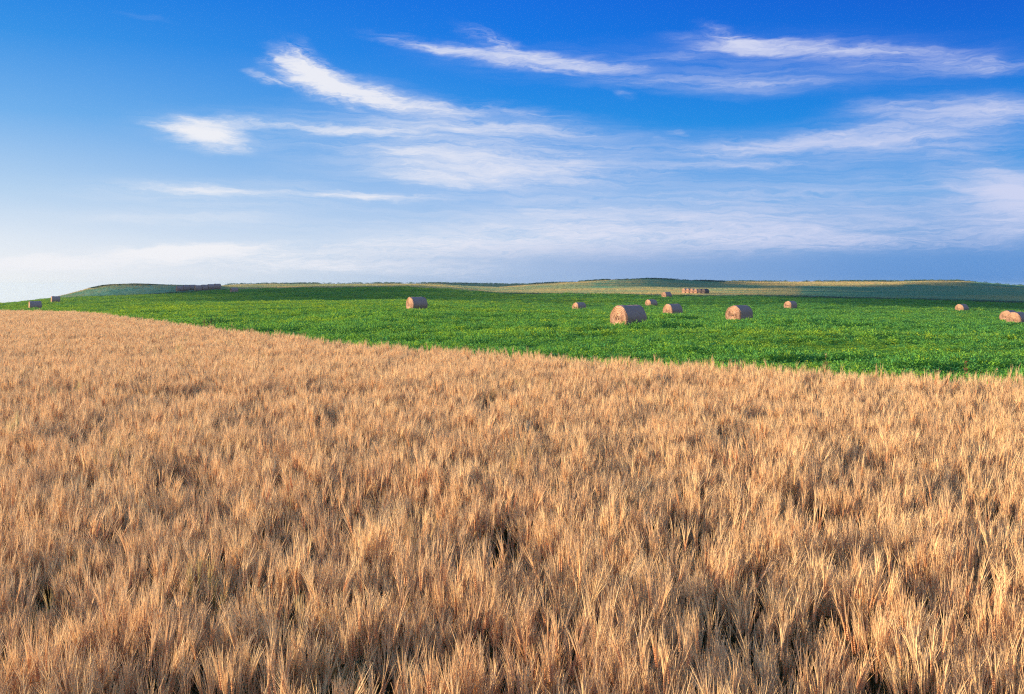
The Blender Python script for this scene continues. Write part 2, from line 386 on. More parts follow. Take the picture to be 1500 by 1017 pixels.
# ------------------------------------------------------------------ ground meshes
def fan(name, ratios, mat, attr, attrfn, full=True):
    azs = np.concatenate([np.linspace(-180, -32, 50)[:-1], np.linspace(-32, 32, 520), np.linspace(32, 180, 50)[1:]])
    a = np.radians(azs); ac = np.clip(a, -math.atan(UMAX), math.atan(UMAX))
    se = field_end(np.tan(ac))                     # depth of the field's end on each bearing
    nr, nc = len(ratios), len(a)
    S = np.outer(ratios, se)
    rr = S / np.cos(ac)[None, :]
    X = rr * np.sin(a)[None, :]; Y = rr * np.cos(a)[None, :]
    Z = ground(X, Y)
    V = np.stack([X, Y, Z], -1).reshape(-1, 3)
    i, j = np.meshgrid(np.arange(nr - 1), np.arange(nc - 1), indexing='ij')
    q = np.stack([i*nc+j, i*nc+j+1, (i+1)*nc+j+1, (i+1)*nc+j], -1).reshape(-1, 4)[:, ::-1]
    me = bpy.data.meshes.new(name)
    me.vertices.add(len(V)); me.vertices.foreach_set('co', V.ravel())
    me.loops.add(q.size); me.loops.foreach_set('vertex_index', q.ravel().astype(np.int32))
    me.polygons.add(len(q)); me.polygons.foreach_set('loop_start', np.arange(0, q.size, 4, dtype=np.int32))
    me.polygons.foreach_set('use_smooth', np.ones(len(q), bool))
    me.update(calc_edges=True)
    at = me.attributes.new(attr, 'FLOAT', 'POINT'); at.data.foreach_set('value', attrfn(X, Y).ravel().astype(np.float32))
    me.materials.append(mat)
    o = bpy.data.objects.new(name, me); COL.objects.link(o); tag(o, kind='structure')
    return o
def crop_attr(X, Y): return (~in_wheat(X, Y)).astype(float)
def gold_attr(X, Y):  # grass tone by zone; sunlit slopes painted golder, shaded slopes greener
    u, s = bearing_depth(X, Y); x = u * F + CXP
    g = np.full(x.shape, .62)
    def zone(x0, x1, s0, s1, val, w=14, ws=12):
        k = np.clip((x - x0) / w, 0, 1) * np.clip((x1 - x) / w, 0, 1) * np.clip((s - s0) / ws, 0, 1) * np.clip((s1 - s) / ws, 0, 1)
        g[:] = g * (1 - k) + val * k
    zone(60, 330, 255, 330, .30); zone(60, 190, 290, 320, .75)
    zone(640, 800, 420, 2000, .25); zone(930, 1120, 360, 2000, .12)
    zone(1165, 1600, 210, 470, .12); zone(1410, 1700, 470, 3000, .1)
    zone(730, 930, 240, 520, .66); zone(860, 950, 330, 480, .42)
    zone(1050, 1330, 430, 900, .85); zone(1330, 1430, 520, 900, .8)
    return g
fan('field', np.concatenate([[0.0008], np.geomspace(.006, 1.0, 330)]), M_FIELD, 'crop', crop_attr)
fan('hills', np.geomspace(1.0, 9.0, 220), M_HILL, 'gold', gold_attr)

# ------------------------------------------------------------------ scattering (for ground cover only)
def scatter(name, P, rot, scl, idx, tint, variants, label, cat):
    col = bpy.data.collections.new(name + '_pieces')          # not linked: only a source of shapes
    for i, v in enumerate(variants):
        v.name = '%s_piece.%03d' % (name, i); col.objects.link(v)
    me = bpy.data.meshes.new(name); n = len(P)
    me.vertices.add(n); me.vertices.foreach_set('co', np.asarray(P, np.float32).ravel())
    for nm, ty, dat, key in (('rot', 'FLOAT_VECTOR', rot, 'vector'), ('scl', 'FLOAT_VECTOR', scl, 'vector'), ('idx', 'INT', idx, 'value'), ('tint', 'FLOAT', tint, 'value')):
        a = me.attributes.new(nm, ty, 'POINT')
        a.data.foreach_set(key, np.asarray(dat, np.int32 if ty == 'INT' else np.float32).ravel())
    o = bpy.data.objects.new(name, me); COL.objects.link(o); tag(o, label, cat, kind='stuff')
    g = bpy.data.node_groups.new(name + '_scatter', 'GeometryNodeTree')
    g.interface.new_socket('Geometry', in_out='INPUT', socket_type='NodeSocketGeometry')
    g.interface.new_socket('Geometry', in_out='OUTPUT', socket_type='NodeSocketGeometry')
    N = g.nodes; L = g.links
    gi = N.new('NodeGroupInput'); go = N.new('NodeGroupOutput')
    ci = N.new('GeometryNodeCollectionInfo'); ci.inputs['Collection'].default_value = col
    ci.inputs['Separate Children'].default_value = True; ci.inputs['Reset Children'].default_value = True
    ip = N.new('GeometryNodeInstanceOnPoints'); ip.inputs['Pick Instance'].default_value = True
    def attr(nm, ty):
        a = N.new('GeometryNodeInputNamedAttribute'); a.data_type = ty; a.inputs['Name'].default_value = nm
        return [s for s in a.outputs if s.enabled and s.name == 'Attribute'][0]
    e2r = N.new('FunctionNodeEulerToRotation')
    L.new(attr('rot', 'FLOAT_VECTOR'), e2r.inputs[0]); L.new(e2r.outputs[0], ip.inputs['Rotation'])
    L.new(attr('scl', 'FLOAT_VECTOR'), ip.inputs['Scale']); L.new(attr('idx', 'INT'), ip.inputs['Instance Index'])
    L.new(gi.outputs[0], ip.inputs['Points']); L.new(ci.outputs[0], ip.inputs['Instance'])
    L.new(ip.outputs[0], go.inputs[0])
    md = o.modifiers.new('scatter', 'NODES'); md.node_group = g
    return o

class MB:
    """collects ribbons and solids into one mesh"""
    def __init__(s): s.v = []; s.f = []; s.m = []
    def ribbon(s, pts, wid, side, mi=0):
        b = len(s.v); n = len(pts)
        for p, w in zip(pts, wid):
            if w <= 0: s.v.append(tuple(p))
            else: s.v.append(tuple(p - side * w * .5)); s.v.append(tuple(p + side * w * .5))
        i = b
        for k in range(n - 1):
            if wid[k + 1] <= 0: s.f.append((i, i + 1, i + 2)); i += 2
            else: s.f.append((i, i + 1, i + 3, i + 2)); i += 2
            s.m.append(mi)
    def diamond(s, c, ax, ln, wd, sd, mi=0):
        """small pointed grain: octahedron"""
        b = len(s.v); o = np.cross(ax, sd)
        s.v += [tuple(c), tuple(c + ax*ln*.4 + sd*wd), tuple(c + ax*ln*.4 + o*wd), tuple(c + ax*ln*.4 - sd*wd), tuple(c + ax*ln*.4 - o*wd), tuple(c + ax*ln)]
        for k in range(4):
            s.f.append((b, b+1+(k+1) % 4, b+1+k)); s.m.append(mi); s.f.append((b+5, b+1+k, b+1+(k+1) % 4)); s.m.append(mi)
    def leaf(s, c, d, up, ln, wd, mi=0):
        sd = np.cross(d, up); sd /= (np.linalg.norm(sd) + 1e-9)
        b = len(s.v)
        s.v += [tuple(c), tuple(c + d*ln*.5 + sd*wd*.5), tuple(c + d*ln), tuple(c + d*ln*.5 - sd*wd*.5)]
        s.f.append((b, b+1, b+2, b+3)); s.m.append(mi)
    def build(s, name, mats, parent=None, smooth=False, link=True):
        return mesh_obj(name, s.v, s.f, parent=parent, smooth=smooth, link=link, mats=mats, midx=s.m)
def unit(v): return v / (np.linalg.norm(v) + 1e-9)

# ------------------------------------------------------------------ bearded grain
def wheat_clump(seed, n_ear=10, spread=.05, awn_w=.0031, n_awn=16):
    r = np.random.default_rng(seed); mb = MB()
    tilt0 = r.normal(0, .05, 2)
    for e in range(n_ear):
        bp = np.array([r.normal(0, spread), r.normal(0, spread), -.05])
        lean = tilt0 + r.normal(0, .06, 2) + bp[:2] * .5
        hgt = r.normal(.63, .065)
        top = bp + np.array([lean[0] * hgt, lean[1] * hgt, hgt])
        mid = (bp + top) * .5 + np.array([-lean[0], -lean[1], 0]) * .05
        side = unit(np.array([r.normal(), r.normal(), 0]))
        mb.ribbon([bp, mid, top], [.0045, .004, .003], side, 2)
        mb.ribbon([bp, mid, top], [.0045, .004, .003], np.cross(side, [0, 0, 1]), 2)
        nod = np.array([lean[0], lean[1], 0]) * r.uniform(0, 1.5) + np.array([.03, 0, 0])
        d = unit(np.array([lean[0], lean[1], 1.0]) + nod + r.normal(0, .05, 3))
        sd = unit(np.cross(d, r.normal(size=3))); sd2 = np.cross(d, sd)
        L = r.uniform(.065, .085); tips = []
        for k in range(9):
            f = k / 8; c = top + d * L * f
            w = .0072 * (1 - .5 * abs(f - .35) * 1.6)
            for sg in (-1, 1):
                ax = unit(d + sd * sg * .38 + sd2 * r.normal(0, .1))
                mb.diamond(c + sd * sg * .0025, ax, .019, w, sd2, 1)
                tips.append((c + ax * .017, sg))
        for a in range(n_awn):
            p, sg = tips[a % len(tips)]
            ad = unit(d + sd * sg * r.uniform(.0, .14) + sd2 * r.normal(0, .065) + r.normal(0, .03, 3))
            ln = r.uniform(.12, .185)
            bend = (sd * sg * r.uniform(-.005, .018) + sd2 * r.normal(0, .012)) * ln / .13 + np.array([0, 0, -.004])
            wsd = unit(np.cross(ad, r.normal(size=3)))
            mb.ribbon([p, p + ad * ln * .55 + bend * .25, p + ad * ln + bend], [awn_w, awn_w * .85, awn_w * .3], wsd, 0)
        if r.random() < .75:                          # dried leaf hanging from the stem
            h0 = r.uniform(.35, .85); c = bp + (top - bp) * h0
            la = r.uniform(0, 6.28); ld = np.array([math.cos(la), math.sin(la), .6])
            ll = r.uniform(.08, .17)
            mb.ribbon([c, c + ld * ll * .5, c + ld * ll * .5 + np.array([ld[0], ld[1], -1.2]) * ll * .45], [.006, .008, .002], unit(np.array([-ld[1], ld[0], .2])), 2)
    return mb.build('clump', [M_AWN, M_EAR, M_STEM], link=False)

def grid_points(x0, x1, y0, y1, cell, jit, test):
    gx, gy = np.meshgrid(np.arange(x0, x1, cell), np.arange(y0, y1, cell))
    X = gx.ravel() + rng.uniform(-.5, .5, gx.size) * cell * jit; Y = gy.ravel() + rng.uniform(-.5, .5, gx.size) * cell * jit
    k = test(X, Y); return X[k], Y[k]
def wheat_pts():
    out = []
    for y0, y1, cell in ((1.6, 12, .155), (12, 32, .17), (32, 135, .20)):
        w = .56 * y1 + 1.5
        X, Y = grid_points(-w, min(w, 30), y0, y1, cell, 1.1,
                           lambda X, Y: in_wheat(X, Y - rng.exponential(.28, np.shape(X)) + .1) & (np.abs(X) < .56 * Y + 1.5) & (np.hypot(X, Y) > 1.1))
        out.append((X, Y))
    return np.concatenate([o[0] for o in out]), np.concatenate([o[1] for o in out])
X, Y = wheat_pts()
# thin and sunken places in the stand
thin = fbm(X / .24, Y / .40, 2, 31)
keep = rng.random(len(X)) > np.clip((thin - .03) * 2.4, 0, .92)
X, Y = X[keep], Y[keep]
sink = fbm(X / .24, Y / .40, 2, 31)
track = np.zeros(len(X))
for (yy, x0, x1, dp, sl) in ((29.0, -60, -3.5, .34, .0), (17.2, -12, -1.0, .20, -.03), (22.5, -9, 4, .08, -.02), (41, -30, -13, .22, 0)):     # wheel tracks across the crop
    yl = yy + sl * X
    track += dp * np.exp(-((Y - yl) / .55) ** 2) * np.clip((X - x0) / 2, 0, 1) * np.clip((x1 - X) / 2, 0, 1)
hs_ = 1.0 + .022 * fbm(X / 1.7, Y / 1.3, 3, 11) - .35 * np.clip(sink - .02, 0, 1) - track + rng.normal(0, .085, len(X))
lx = .035 * fbm(X / 1.1, Y / 1.6, 3, 41) + .03; ly = .035 * fbm(X / 1.3, Y / 1.1, 3, 51)
rot = np.stack([-ly + rng.normal(0, .04, len(X)), lx + rng.normal(0, .04, len(X)), np.zeros(len(X))], 1)
Z = ground(X, Y)
tint = np.clip(.35 * fbm(X / 2.2, Y / 2.2, 3, 61) + rng.random(len(X)) ** 9 * .7 + .1, 0, 1)
sc = np.stack([rng.uniform(.9, 1.15, len(X)), rng.uniform(.9, 1.15, len(X)), hs_], 1)
NV = 26
wheat_vars = [wheat_clump(100 + i) for i in range(NV)]
# turn each variant about its own axis through the scatter: spin applied first, lean after
spin = rng.uniform(0, 6.283, len(X))
def lean_spin(rx, ry, sp):
    """euler XYZ angles for Rz(sp) followed by small leans rx, ry about the world axes"""
    out = np.zeros((len(sp), 3)); c, s = np.cos(sp), np.sin(sp)
    cx, sx_, cy, sy_ = np.cos(rx), np.sin(rx), np.cos(ry), np.sin(ry)
    # M = Ry(ry) Rx(rx) Rz(sp)
    m00 = cy*c + sy_*sx_*s; m10 = cx*s; m20 = -sy_*c + cy*sx_*s; m21 = sy_*s + cy*sx_*c; m22 = cy*cx
    out[:, 1] = -np.arcsin(np.clip(m20, -1, 1)); out[:, 0] = np.arctan2(m21, m22); out[:, 2] = np.arctan2(m10, m00)
    return out
scatter('wheat', np.stack([X, Y, Z], 1), lean_spin(rot[:, 0], rot[:, 1], spin), sc, rng.integers(0, NV, len(X)), tint, wheat_vars,
        'ripe golden bearded grain crop filling the foreground', 'grain crop')
print('wheat clumps', len(X))

# ------------------------------------------------------------------ green leafy crop
def leaf_clump(seed, n=66, rad=.24, hgt=.27, ln=.062):
    r = np.random.default_rng(seed); mb = MB()
    for i in range(n):
        a = r.uniform(0, 6.283); q = math.sqrt(r.random()) * rad
        zt = hgt * (1 - .45 * (q / rad) ** 2) * r.uniform(.55, 1.08)
        c = np.array([q * math.cos(a), q * math.sin(a), zt])
        d = unit(np.array([math.cos(a + r.normal(0, .8)), math.sin(a + r.normal(0, .8)), r.uniform(-.3, .9)]))
        up = unit(np.array([r.normal(0, .7), r.normal(0, .7), 1]))
        l = ln * r.uniform(.7, 1.35)
        mb.leaf(c, d, up, l, l * .62, 0)
    for i in range(7):
        a = r.uniform(0, 6.283); q = r.random() * rad * .6
        p = np.array([q * math.cos(a), q * math.sin(a), hgt * .85])
        mb.ribbon([np.array([p[0]*.4, p[1]*.4, -.03]), p], [.006, .003], unit(np.array([-math.sin(a), math.cos(a), 0])), 0)
    return mb.build('clump', [M_LEAF], link=False)
def crop_pts():
    XS, YS, SS = [], [], []
    s0 = 17.0
    while s0 < 300:
        s1 = s0 * 1.12
        cell = .27 * max(1.0, (s0 / 45.0)) ** .78
        w = .55 * s1 + 2
        def test(X, Y):
            u, s = bearing_depth(X, Y)
            return (~in_wheat(X, Y - .25)) & (s < field_end(u) - .3) & (np.abs(X) < .55 * Y + 2)
        X, Y = grid_points(-w, w, s0, s1, cell, 1.15, test)
        XS.append(X); YS.append(Y); SS.append(np.full(len(X), cell / .27)); s0 = s1
    return np.concatenate(XS), np.concatenate(YS), np.concatenate(SS)
X, Y, S = crop_pts()
und = fbm(X / 4.6, Y / 2.0, 3, 71) + .6 * fbm(X / 13, Y / 5, 2, 77); fine = fbm(X / .8, Y / .8, 2, 75)
zs = np.clip(1.05 + 1.0 * und + .55 * fine + rng.normal(0, .12, len(X)), .25, 2.1)
scl = np.stack([S * rng.uniform(.9, 1.25, len(X))] * 2 + [zs * np.minimum(S, 1.25)], 1)
rot = np.stack([rng.normal(0, .06, len(X)), rng.normal(0, .06, len(X)), rng.uniform(0, 6.283, len(X))], 1)
tint = np.clip(.42 + .18 * np.clip(-X / 40, -1, 1) + .45 * fbm(X / 14, Y / 9, 3, 81) + rng.normal(0, .18, len(X)), 0, 1)
scatter('green_crop', np.stack([X, Y, ground(X, Y)], 1), rot, scl, rng.integers(0, 12, len(X)), tint, [leaf_clump(300 + i) for i in range(12)],
        'low leafy green crop carpeting the field under the bales', 'green crop')
print('crop clumps', len(X))

# ------------------------------------------------------------------ pasture on the hills
def grass_tuft(seed, mat, n=34, rad=.5, hgt=.45, w=.035):
    r = np.random.default_rng(seed); mb = MB()
    for i in range(n):
        a = r.uniform(0, 6.283); q = math.sqrt(r.random()) * rad
        p = np.array([q * math.cos(a), q * math.sin(a), -.05]); h = hgt * r.uniform(.5, 1.1)
        le = r.normal(0, .18, 2)
        mb.ribbon([p, p + np.array([le[0]*h*.4, le[1]*h*.4, h*.6]), p + np.array([le[0]*h*1.2, le[1]*h*1.2, h])], [w, w*.8, w*.15], unit(np.array([r.normal(), r.normal(), 0])), 0)
    return mb.build('tuft', [mat], link=False)
def hill_pts():
    XS, YS, SS = [], [], []
    s0 = 205.0
    while s0 < 800:
        s1 = s0 * 1.1; cell = .0042 * s0; w = .55 * s1
        def test(X, Y):
            u, s = bearing_depth(X, Y); return (s > field_end(u) + .2) & (np.abs(X) < .55 * Y)
        X, Y = grid_points(-w, w, s0, s1, cell, 1.2, test)
        XS.append(X); YS.append(Y); SS.append(np.full(len(X), cell)); s0 = s1
    return np.concatenate(XS), np.concatenate(YS), np.concatenate(SS)
X, Y, S = hill_pts()
g = gold_attr(X, Y) + .65 * fbm(X / 22, Y / 16, 3, 91)
tint = np.clip(1.15 - g * 1.25 + rng.normal(0, .12, len(X)), 0, 1)
hz = np.clip(.75 + .5 * fbm(X / 8, Y / 8, 3, 95), .3, 1.6)
scatter('dry_grass', np.stack([X, Y, ground(X, Y)], 1), np.stack([np.zeros(len(X)), np.zeros(len(X)), rng.uniform(0, 6.28, len(X))], 1),
        np.stack([S * 1.1, S * 1.1, hz * np.clip(S * .8, .8, 1.4)], 1), rng.integers(0, 8, len(X)), tint, [grass_tuft(500 + i, M_GRASS) for i in range(8)],
        'dry gold and green grass on the rolling hills', 'grass')
print('grass', len(X))
# rank growth along the far edge of the field, and scrub on the skyline
u_ = rng.uniform(-.50, .55, 5200); x_ = u_ * F + CXP
s_ = field_end(u_) + rng.normal(0, .7, len(u_)); k = (x_ > 80) & ~((x_ > 330) & (x_ < 690))
X1 = (u_ * s_)[k]; Y1 = s_[k]; h1 = rng.uniform(.5, 1.1, k.sum()) * np.where((x_[k] > 1080), .75, .55)
u2 = rng.uniform(-.42, .55, 5200); x2 = u2 * F + CXP
sk = np.interp(x2, [80, 330, 335, 640, 780, 781, 1060, 1061, 1500], [300, 300, 880, 880, 880, 500, 505, 800, 760])
nz = fbm(x2 / 40, x2 * 0, 3, 15); k2 = rng.random(len(x2)) < np.clip(.55 + nz, 0.1, 1)
s2 = sk + rng.normal(0, 3, len(x2)); X2 = (u2 * s2)[k2]; Y2 = s2[k2]; h2 = np.where(x2[k2] < 330, .5, 1.0) * rng.uniform(.5, 1.3, k2.sum()) * np.clip(sk[k2] / 520, .25, 1.7)
X = np.concatenate([X1, X2]); Y = np.concatenate([Y1, Y2]); h = np.concatenate([h1, h2])
wx = np.concatenate([np.full(len(X1), 1.6), np.full(len(X2), 5.0)])
scatter('scrub', np.stack([X, Y, ground(X, Y) - .05], 1), np.stack([np.zeros(len(X)), np.zeros(len(X)), rng.uniform(0, 6.28, len(X))], 1),
        np.stack([wx, wx, h * 3.2], 1), rng.integers(0, 5, len(X)), np.zeros(len(X)), [leaf_clump(700 + i, n=60, rad=.3, hgt=.28, ln=.09) for i in range(5)],
        'dark scrub along the field edge and on the skyline', 'scrub')
for o in bpy.data.collections['scrub_pieces'].objects: o.data.materials[0] = M_SCRUB

# ------------------------------------------------------------------ cloud-shaped sun blockers added out of view to shade field and hills
m_, t = material('blocker_white'); M_BLOCKER = finish(m_, t, (.85, .85, .87), 1.0, 0.0)
def ico():
    import bmesh
    bm = bmesh.new(); bmesh.ops.create_icosphere(bm, subdivisions=2, radius=1)
    V = np.array([v.co[:] for v in bm.verts]); Fc = [[v.index for v in f.verts] for f in bm.faces]; bm.free(); return V, Fc
ICV, ICF = ico()
def sun_blocker(poly, dist, step, name='added_blocker'):
    """poly: ground footprint of its shadow, [(picture x, depth)...]; the added blocker hangs up the sun's ray from there"""
    P = np.array([(px(x, s), s) for x, s in poly])
    mn, mx = P.min(0), P.max(0); V = []; Fc = []
    r_ = np.random.default_rng(len(poly) * 7 + int(P.sum()))
    def inside(q):
        c = False; n = len(P)
        for i in range(n):
            a, b = P[i], P[i - 1]
            if (a[1] > q[1]) != (b[1] > q[1]) and q[0] < (b[0] - a[0]) * (q[1] - a[1]) / (b[1] - a[1]) + a[0]: c = not c
        return c
    xs = np.arange(mn[0], mx[0], step * 1.1); ys = np.arange(mn[1], mx[1], step * .8)
    for x in xs:
        for y in ys:
            q = np.array([x + r_.uniform(-.4, .4) * step, y + r_.uniform(-.4, .4) * step])
            if not inside(q): continue
            z = float(ground(q[0], q[1])); o = np.array([q[0], q[1], z]) + np.array(sdir) * dist
            k = step * r_.uniform(.75, 1.15); b = len(V)
            n_ = 1 + .18 * vnoise(ICV[:, 0] * 2 + x, ICV[:, 1] * 2 + y, 4)[:, None]
            V += list(ICV * n_ * np.array([k, k, k * .14]) + o); Fc += [[i + b for i in f] for f in ICF]
    c = mesh_obj(name, V, Fc, M_BLOCKER); tag(c, kind='structure'); return c
sun_blocker([(262, 192), (705, 190), (690, 230), (650, 262), (640, 285), (335, 285), (328, 305), (215, 305), (235, 262), (330, 215)], 700, 7)
sun_blocker([(1480, 187), (1330, 196), (1200, 206), (1150, 228), (1178, 262), (1165, 400), (1240, 430), (1330, 480), (1440, 600), (1640, 600), (1640, 187)], 1050, 13)
sun_blocker([(950, 355), (1045, 355), (1100, 400), (1110, 560), (940, 560), (935, 420)], 900, 12)
sun_blocker([(655, 430), (770, 430), (820, 800), (640, 800)], 800, 20)

# ------------------------------------------------------------------ round bales
def straw_mat(name, dark, light, purple):
    m_, t = material(name)
    tc = t.n('ShaderNodeTexCoord').outputs['Object']
    n1 = t.noise(t.mapping(tc, scl=(4, 30, 30)), 1.0, 5, .7); n2 = t.noise(tc, 3.0, 4, .6)
    s3 = t.n('ShaderNodeSeparateXYZ'); t.put(s3.inputs[0], tc); zc = t.m('SUBTRACT', s3.outputs[2], .78)
    rr = t.m('SQRT', t.m('ADD', t.m('MULTIPLY', s3.outputs[1], s3.outputs[1]), t.m('MULTIPLY', zc, zc)))
    turn = t.m('SINE', t.m('ADD', t.m('MULTIPLY', t.m('ADD', rr, t.m('MULTIPLY', n2, .05)), 62.0), t.m('ARCTAN2', zc, s3.outputs[1])))   # the rolled layers
    c = t.mix(t.mapr(t.m('ADD', n1, t.m('MULTIPLY', turn, .16)), .3, .7), dark, light); c = t.mix(t.mapr(rr, .11, .05), c, tuple(q * .35 for q in dark)); c = t.mix(t.mapr(n2, .4, .75, 0, .5), c, purple)
    return finish(m_, t, c, .85, .1, bump=n1, normal_strength=.9, dist=.03)
def wrap_mat(name, dark, light, purple):
    m_, t = material(name)
    tc = t.n('ShaderNodeTexCoord').outputs['Object']
    s3 = t.n('ShaderNodeSeparateXYZ'); t.put(s3.inputs[0], tc)
    n1 = t.noise(t.mapping(tc, scl=(60, 6, 6)), 1.0, 4, .7); n2 = t.noise(tc, 2.5, 4, .6)
    n3 = t.noise(t.mapping(tc, scl=(9, .6, .6)), 1.0, 3, .6)
    c = t.mix(n1, dark, light); c = t.mix(t.mapr(n2, .35, .8), c, purple); c = t.mix(t.mapr(n3, .55, .7, 0, .5), c, dark)
    return finish(m_, t, c, .8, .15, bump=n1, normal_strength=.8, dist=.03)
M_END = straw_mat('bale_end_straw', (.28, .15, .10), (.62, .39, .255), (.46, .26, .17))
M_SIDE = wrap_mat('bale_side_straw', (.20, .13, .115), (.42, .285, .24), (.31, .20, .18))
M_END2 = straw_mat('weathered_end_straw', (.10, .075, .07), (.22, .17, .15), (.13, .10, .10))
M_SIDE2 = wrap_mat('weathered_side_straw', (.05, .045, .05), (.11, .095, .10), (.07, .06, .07))
def bale_proto(seed, mend, mside, D=1.6, Ln=1.6):
    """axis along local X; the -X end is the one turned to the sun"""
    r = np.random.default_rng(seed); rad = D / 2
    root = empty('round_bale', (0, 0, 0))
    na = 96
    th = np.linspace(0, 2 * math.pi, na, endpoint=False)
    sag = 1 + .02 * np.sin(3 * th + r.uniform(0, 6)) + .012 * np.sin(7 * th + r.uniform(0, 6))
    def ring(x, rr):
        yy = np.cos(th) * rr * sag * 1.02; zz = rad + np.sin(th) * rr * sag
        zz = np.where(zz < .10, .10 * .35 + zz * .65, zz)         # squashed where it rests
        return np.stack([np.full(na, x) if np.isscalar(x) else x, yy, zz], 1)
    # side, with the slight steps of its layers of wrap
    nx = 34; V = []
    xs = np.linspace(-Ln / 2, Ln / 2, nx)
    for i, x in enumerate(xs):
        e = min(i, nx - 1 - i)
        rr = rad * (1 - (.045 if e == 0 else .015 if e == 1 else 0)) + .012 * vnoise(np.array([x * 6.0]), np.array([seed * 1.0]))[0]
        rg = ring(x, rr); nz_ = .020 * vnoise(np.cos(th) * 5 + x * 3, np.sin(th) * 5 + x * 5, seed)
        rg[:, 1] += np.cos(th) * nz_; rg[:, 2] += np.sin(th) * nz_
        V.append(rg)
    V = np.concatenate(V)
    Fc = [(i*na+j, i*na+(j+1) % na, (i+1)*na+(j+1) % na, (i+1)*na+j) for i in range(nx - 1) for j in range(na)]
    side = mesh_obj('wrapped_side', V, Fc, mside, root)
    for sg in (-1, 1):
        nr = 40; V = []
        for k in range(nr):
            f = 1 - k / (nr - 1) * .985
            spiral = np.sin(2 * math.pi * (f * 9.5 + th / (2 * math.pi)))
            dx = .03 * spiral * (1 if 1 <= k < nr - 2 else 0) + .012 * vnoise(np.cos(th) * f * 8, np.sin(th) * f * 8, seed + 3) * (k > 0)
            dx = dx + .05 * (1 - f) ** .6 * -1 * (1 - f > .85) + .035 * (1 - (f) ** 8)
            V.append(ring(sg * (Ln / 2) + sg * dx * (k > 0), rad * .955 * f + (0 if k == 0 else .004 * r.normal())))
        V = np.concatenate(V)
        Fc = [((i+1)*na+j, (i+1)*na+(j+1) % na, i*na+(j+1) % na, i*na+j) for i in range(nr - 1) for j in range(na)]
        Fc.append([(nr-1)*na + j for j in range(na)][::-1])
        if sg < 0: Fc = [tuple(q)[::-1] for q in Fc]
        v0 = len(V); V = list(V); Fc = list(Fc)
        for q in range(420):                              # loose straws standing off the end and its rim
            a = r.uniform(0, 6.283); rr = rad * (r.uniform(.9, 1.0) if q < 260 else math.sqrt(r.random()) * .95)
            p = np.array([sg * (Ln / 2 + .01), math.cos(a) * rr, rad + math.sin(a) * rr])
            if p[2] < .12: continue
            tan = np.array([0, -math.sin(a), math.cos(a)]) * r.choice([-1, 1]); out = np.array([0, math.cos(a), math.sin(a)])
            d = unit(tan * r.uniform(.3, 1) + out * r.uniform(-.1, .7) + np.array([sg * r.uniform(0, .5), 0, 0]))
            ln = r.uniform(.05, .14); w = unit(np.cross(d, r.normal(size=3))) * .004
            b = len(V); V += [p - w, p + w, p + d * ln]; Fc.append((b, b + 1, b + 2))
        mesh_obj('bale_end', V, Fc, mend, root)
    return root
def dup(root, **kw):
    o = root.copy(); COL.objects.link(o)
    for ch in root.children:
        c = ch.copy(); COL.objects.link(c); c.parent = o
    return o
protos = [bale_proto(1, M_END, M_SIDE), bale_proto(2, M_END, M_SIDE), bale_proto(5, M_END, M_SIDE)]
dark_proto = bale_proto(9, M_END2, M_SIDE2)
used = set()
def place(proto, xpx, depth, label, group, D=1.6, dang=0.0, X=None, Y=None, ang=None, sink=0.0):
    if id(proto) in used: o = dup(proto)
    else: o = proto; used.add(id(proto))
    Xw = px(xpx, depth) if X is None else X; Yw = depth if Y is None else Y
    o.location = (Xw, Yw, float(ground(Xw, Yw)) - .03 - sink)
    # local -X points toward compass 233.6 (left and towards the camera)
    a = 233.6 + dang if ang is None else ang
    o.rotation_euler = (0, 0, math.atan2(-math.cos(R(a)), -math.sin(R(a))))
    o.scale = (D / 1.6,) * 3
    tag(o, label, 'bale', group)
    return o
G1 = 'round bales standing out in the green field'
for i, (xp, dp, lab, D, da) in enumerate([
  (920.5, 61.5, 'largest round bale, nearest the grain, with a clear dark swirl centre', 1.6, 0),
  (1083, 82, 'large round bale right of the nearest bale, alone in the bright green', 1.6, -4),
  (610.5, 100, 'round bale standing alone below the shaded slope left of centre', 1.58, 2),
  (985.5, 114, 'middle-sized round bale just behind and right of the nearest bale', 1.6, 1),
  (848.5, 157, 'small round bale left of and beyond the nearest bale', 1.58, 0),
  (954, 181, 'small round bale between the nearest bale and the hill, upper left of the middle-sized one', 1.6, 2),
  (976.5, 222, 'tiny round bale close under the hill, below the long row of bales', 1.6, 2),
  (1158, 168, 'small round bale right of the large lone one, just below the shaded strip', 1.6, -3),
  (1409, 168, 'small round bale at the foot of the dark shaded strip on the right', 1.6, 0),
  (1489.5, 103.5, 'round bale cut by the right edge of the photo, in front of its pair', 1.6, -4),
  (1478, 122, 'round bale half hidden behind the one at the right edge', 1.6, -2),
  (51.5, 152, 'bale on the far left seen mostly from its dark side, base hidden by grain', 1.6, 4),
  (81.5, 214, 'small bale on the far left, just under the golden hill edge', 1.6, 3),
  (343, 246, 'tiny bale high on the shaded green slope, right of the distant bale rows', 1.55, 0)]):
    place(protos[i % 3], xp, dp, lab, G1, D, da)
# row of side-by-side bales under the centre hill
side = np.array([.48, -.877]); p0 = np.array([px(1004, 264), 264.0])
names = ['first', 'second', 'third', 'fourth', 'fifth']
for k in range(6):
    q = p0 + side * 1.62 * k
    if k < 4: place(protos[k % 3], 0, 0, 'pale %s bale from the left in the row under the hill' % names[k], 'pale bales in the row under the hill', 1.38, 0, X=q[0], Y=q[1], ang=233.6)
    else: place(dark_proto, 0, 0, 'blackened bale, %s dark one from the left in the row under the hill' % names[k - 4], 'blackened bales ending the row under the hill', 1.42, 0, X=q[0], Y=q[1], ang=233.6)
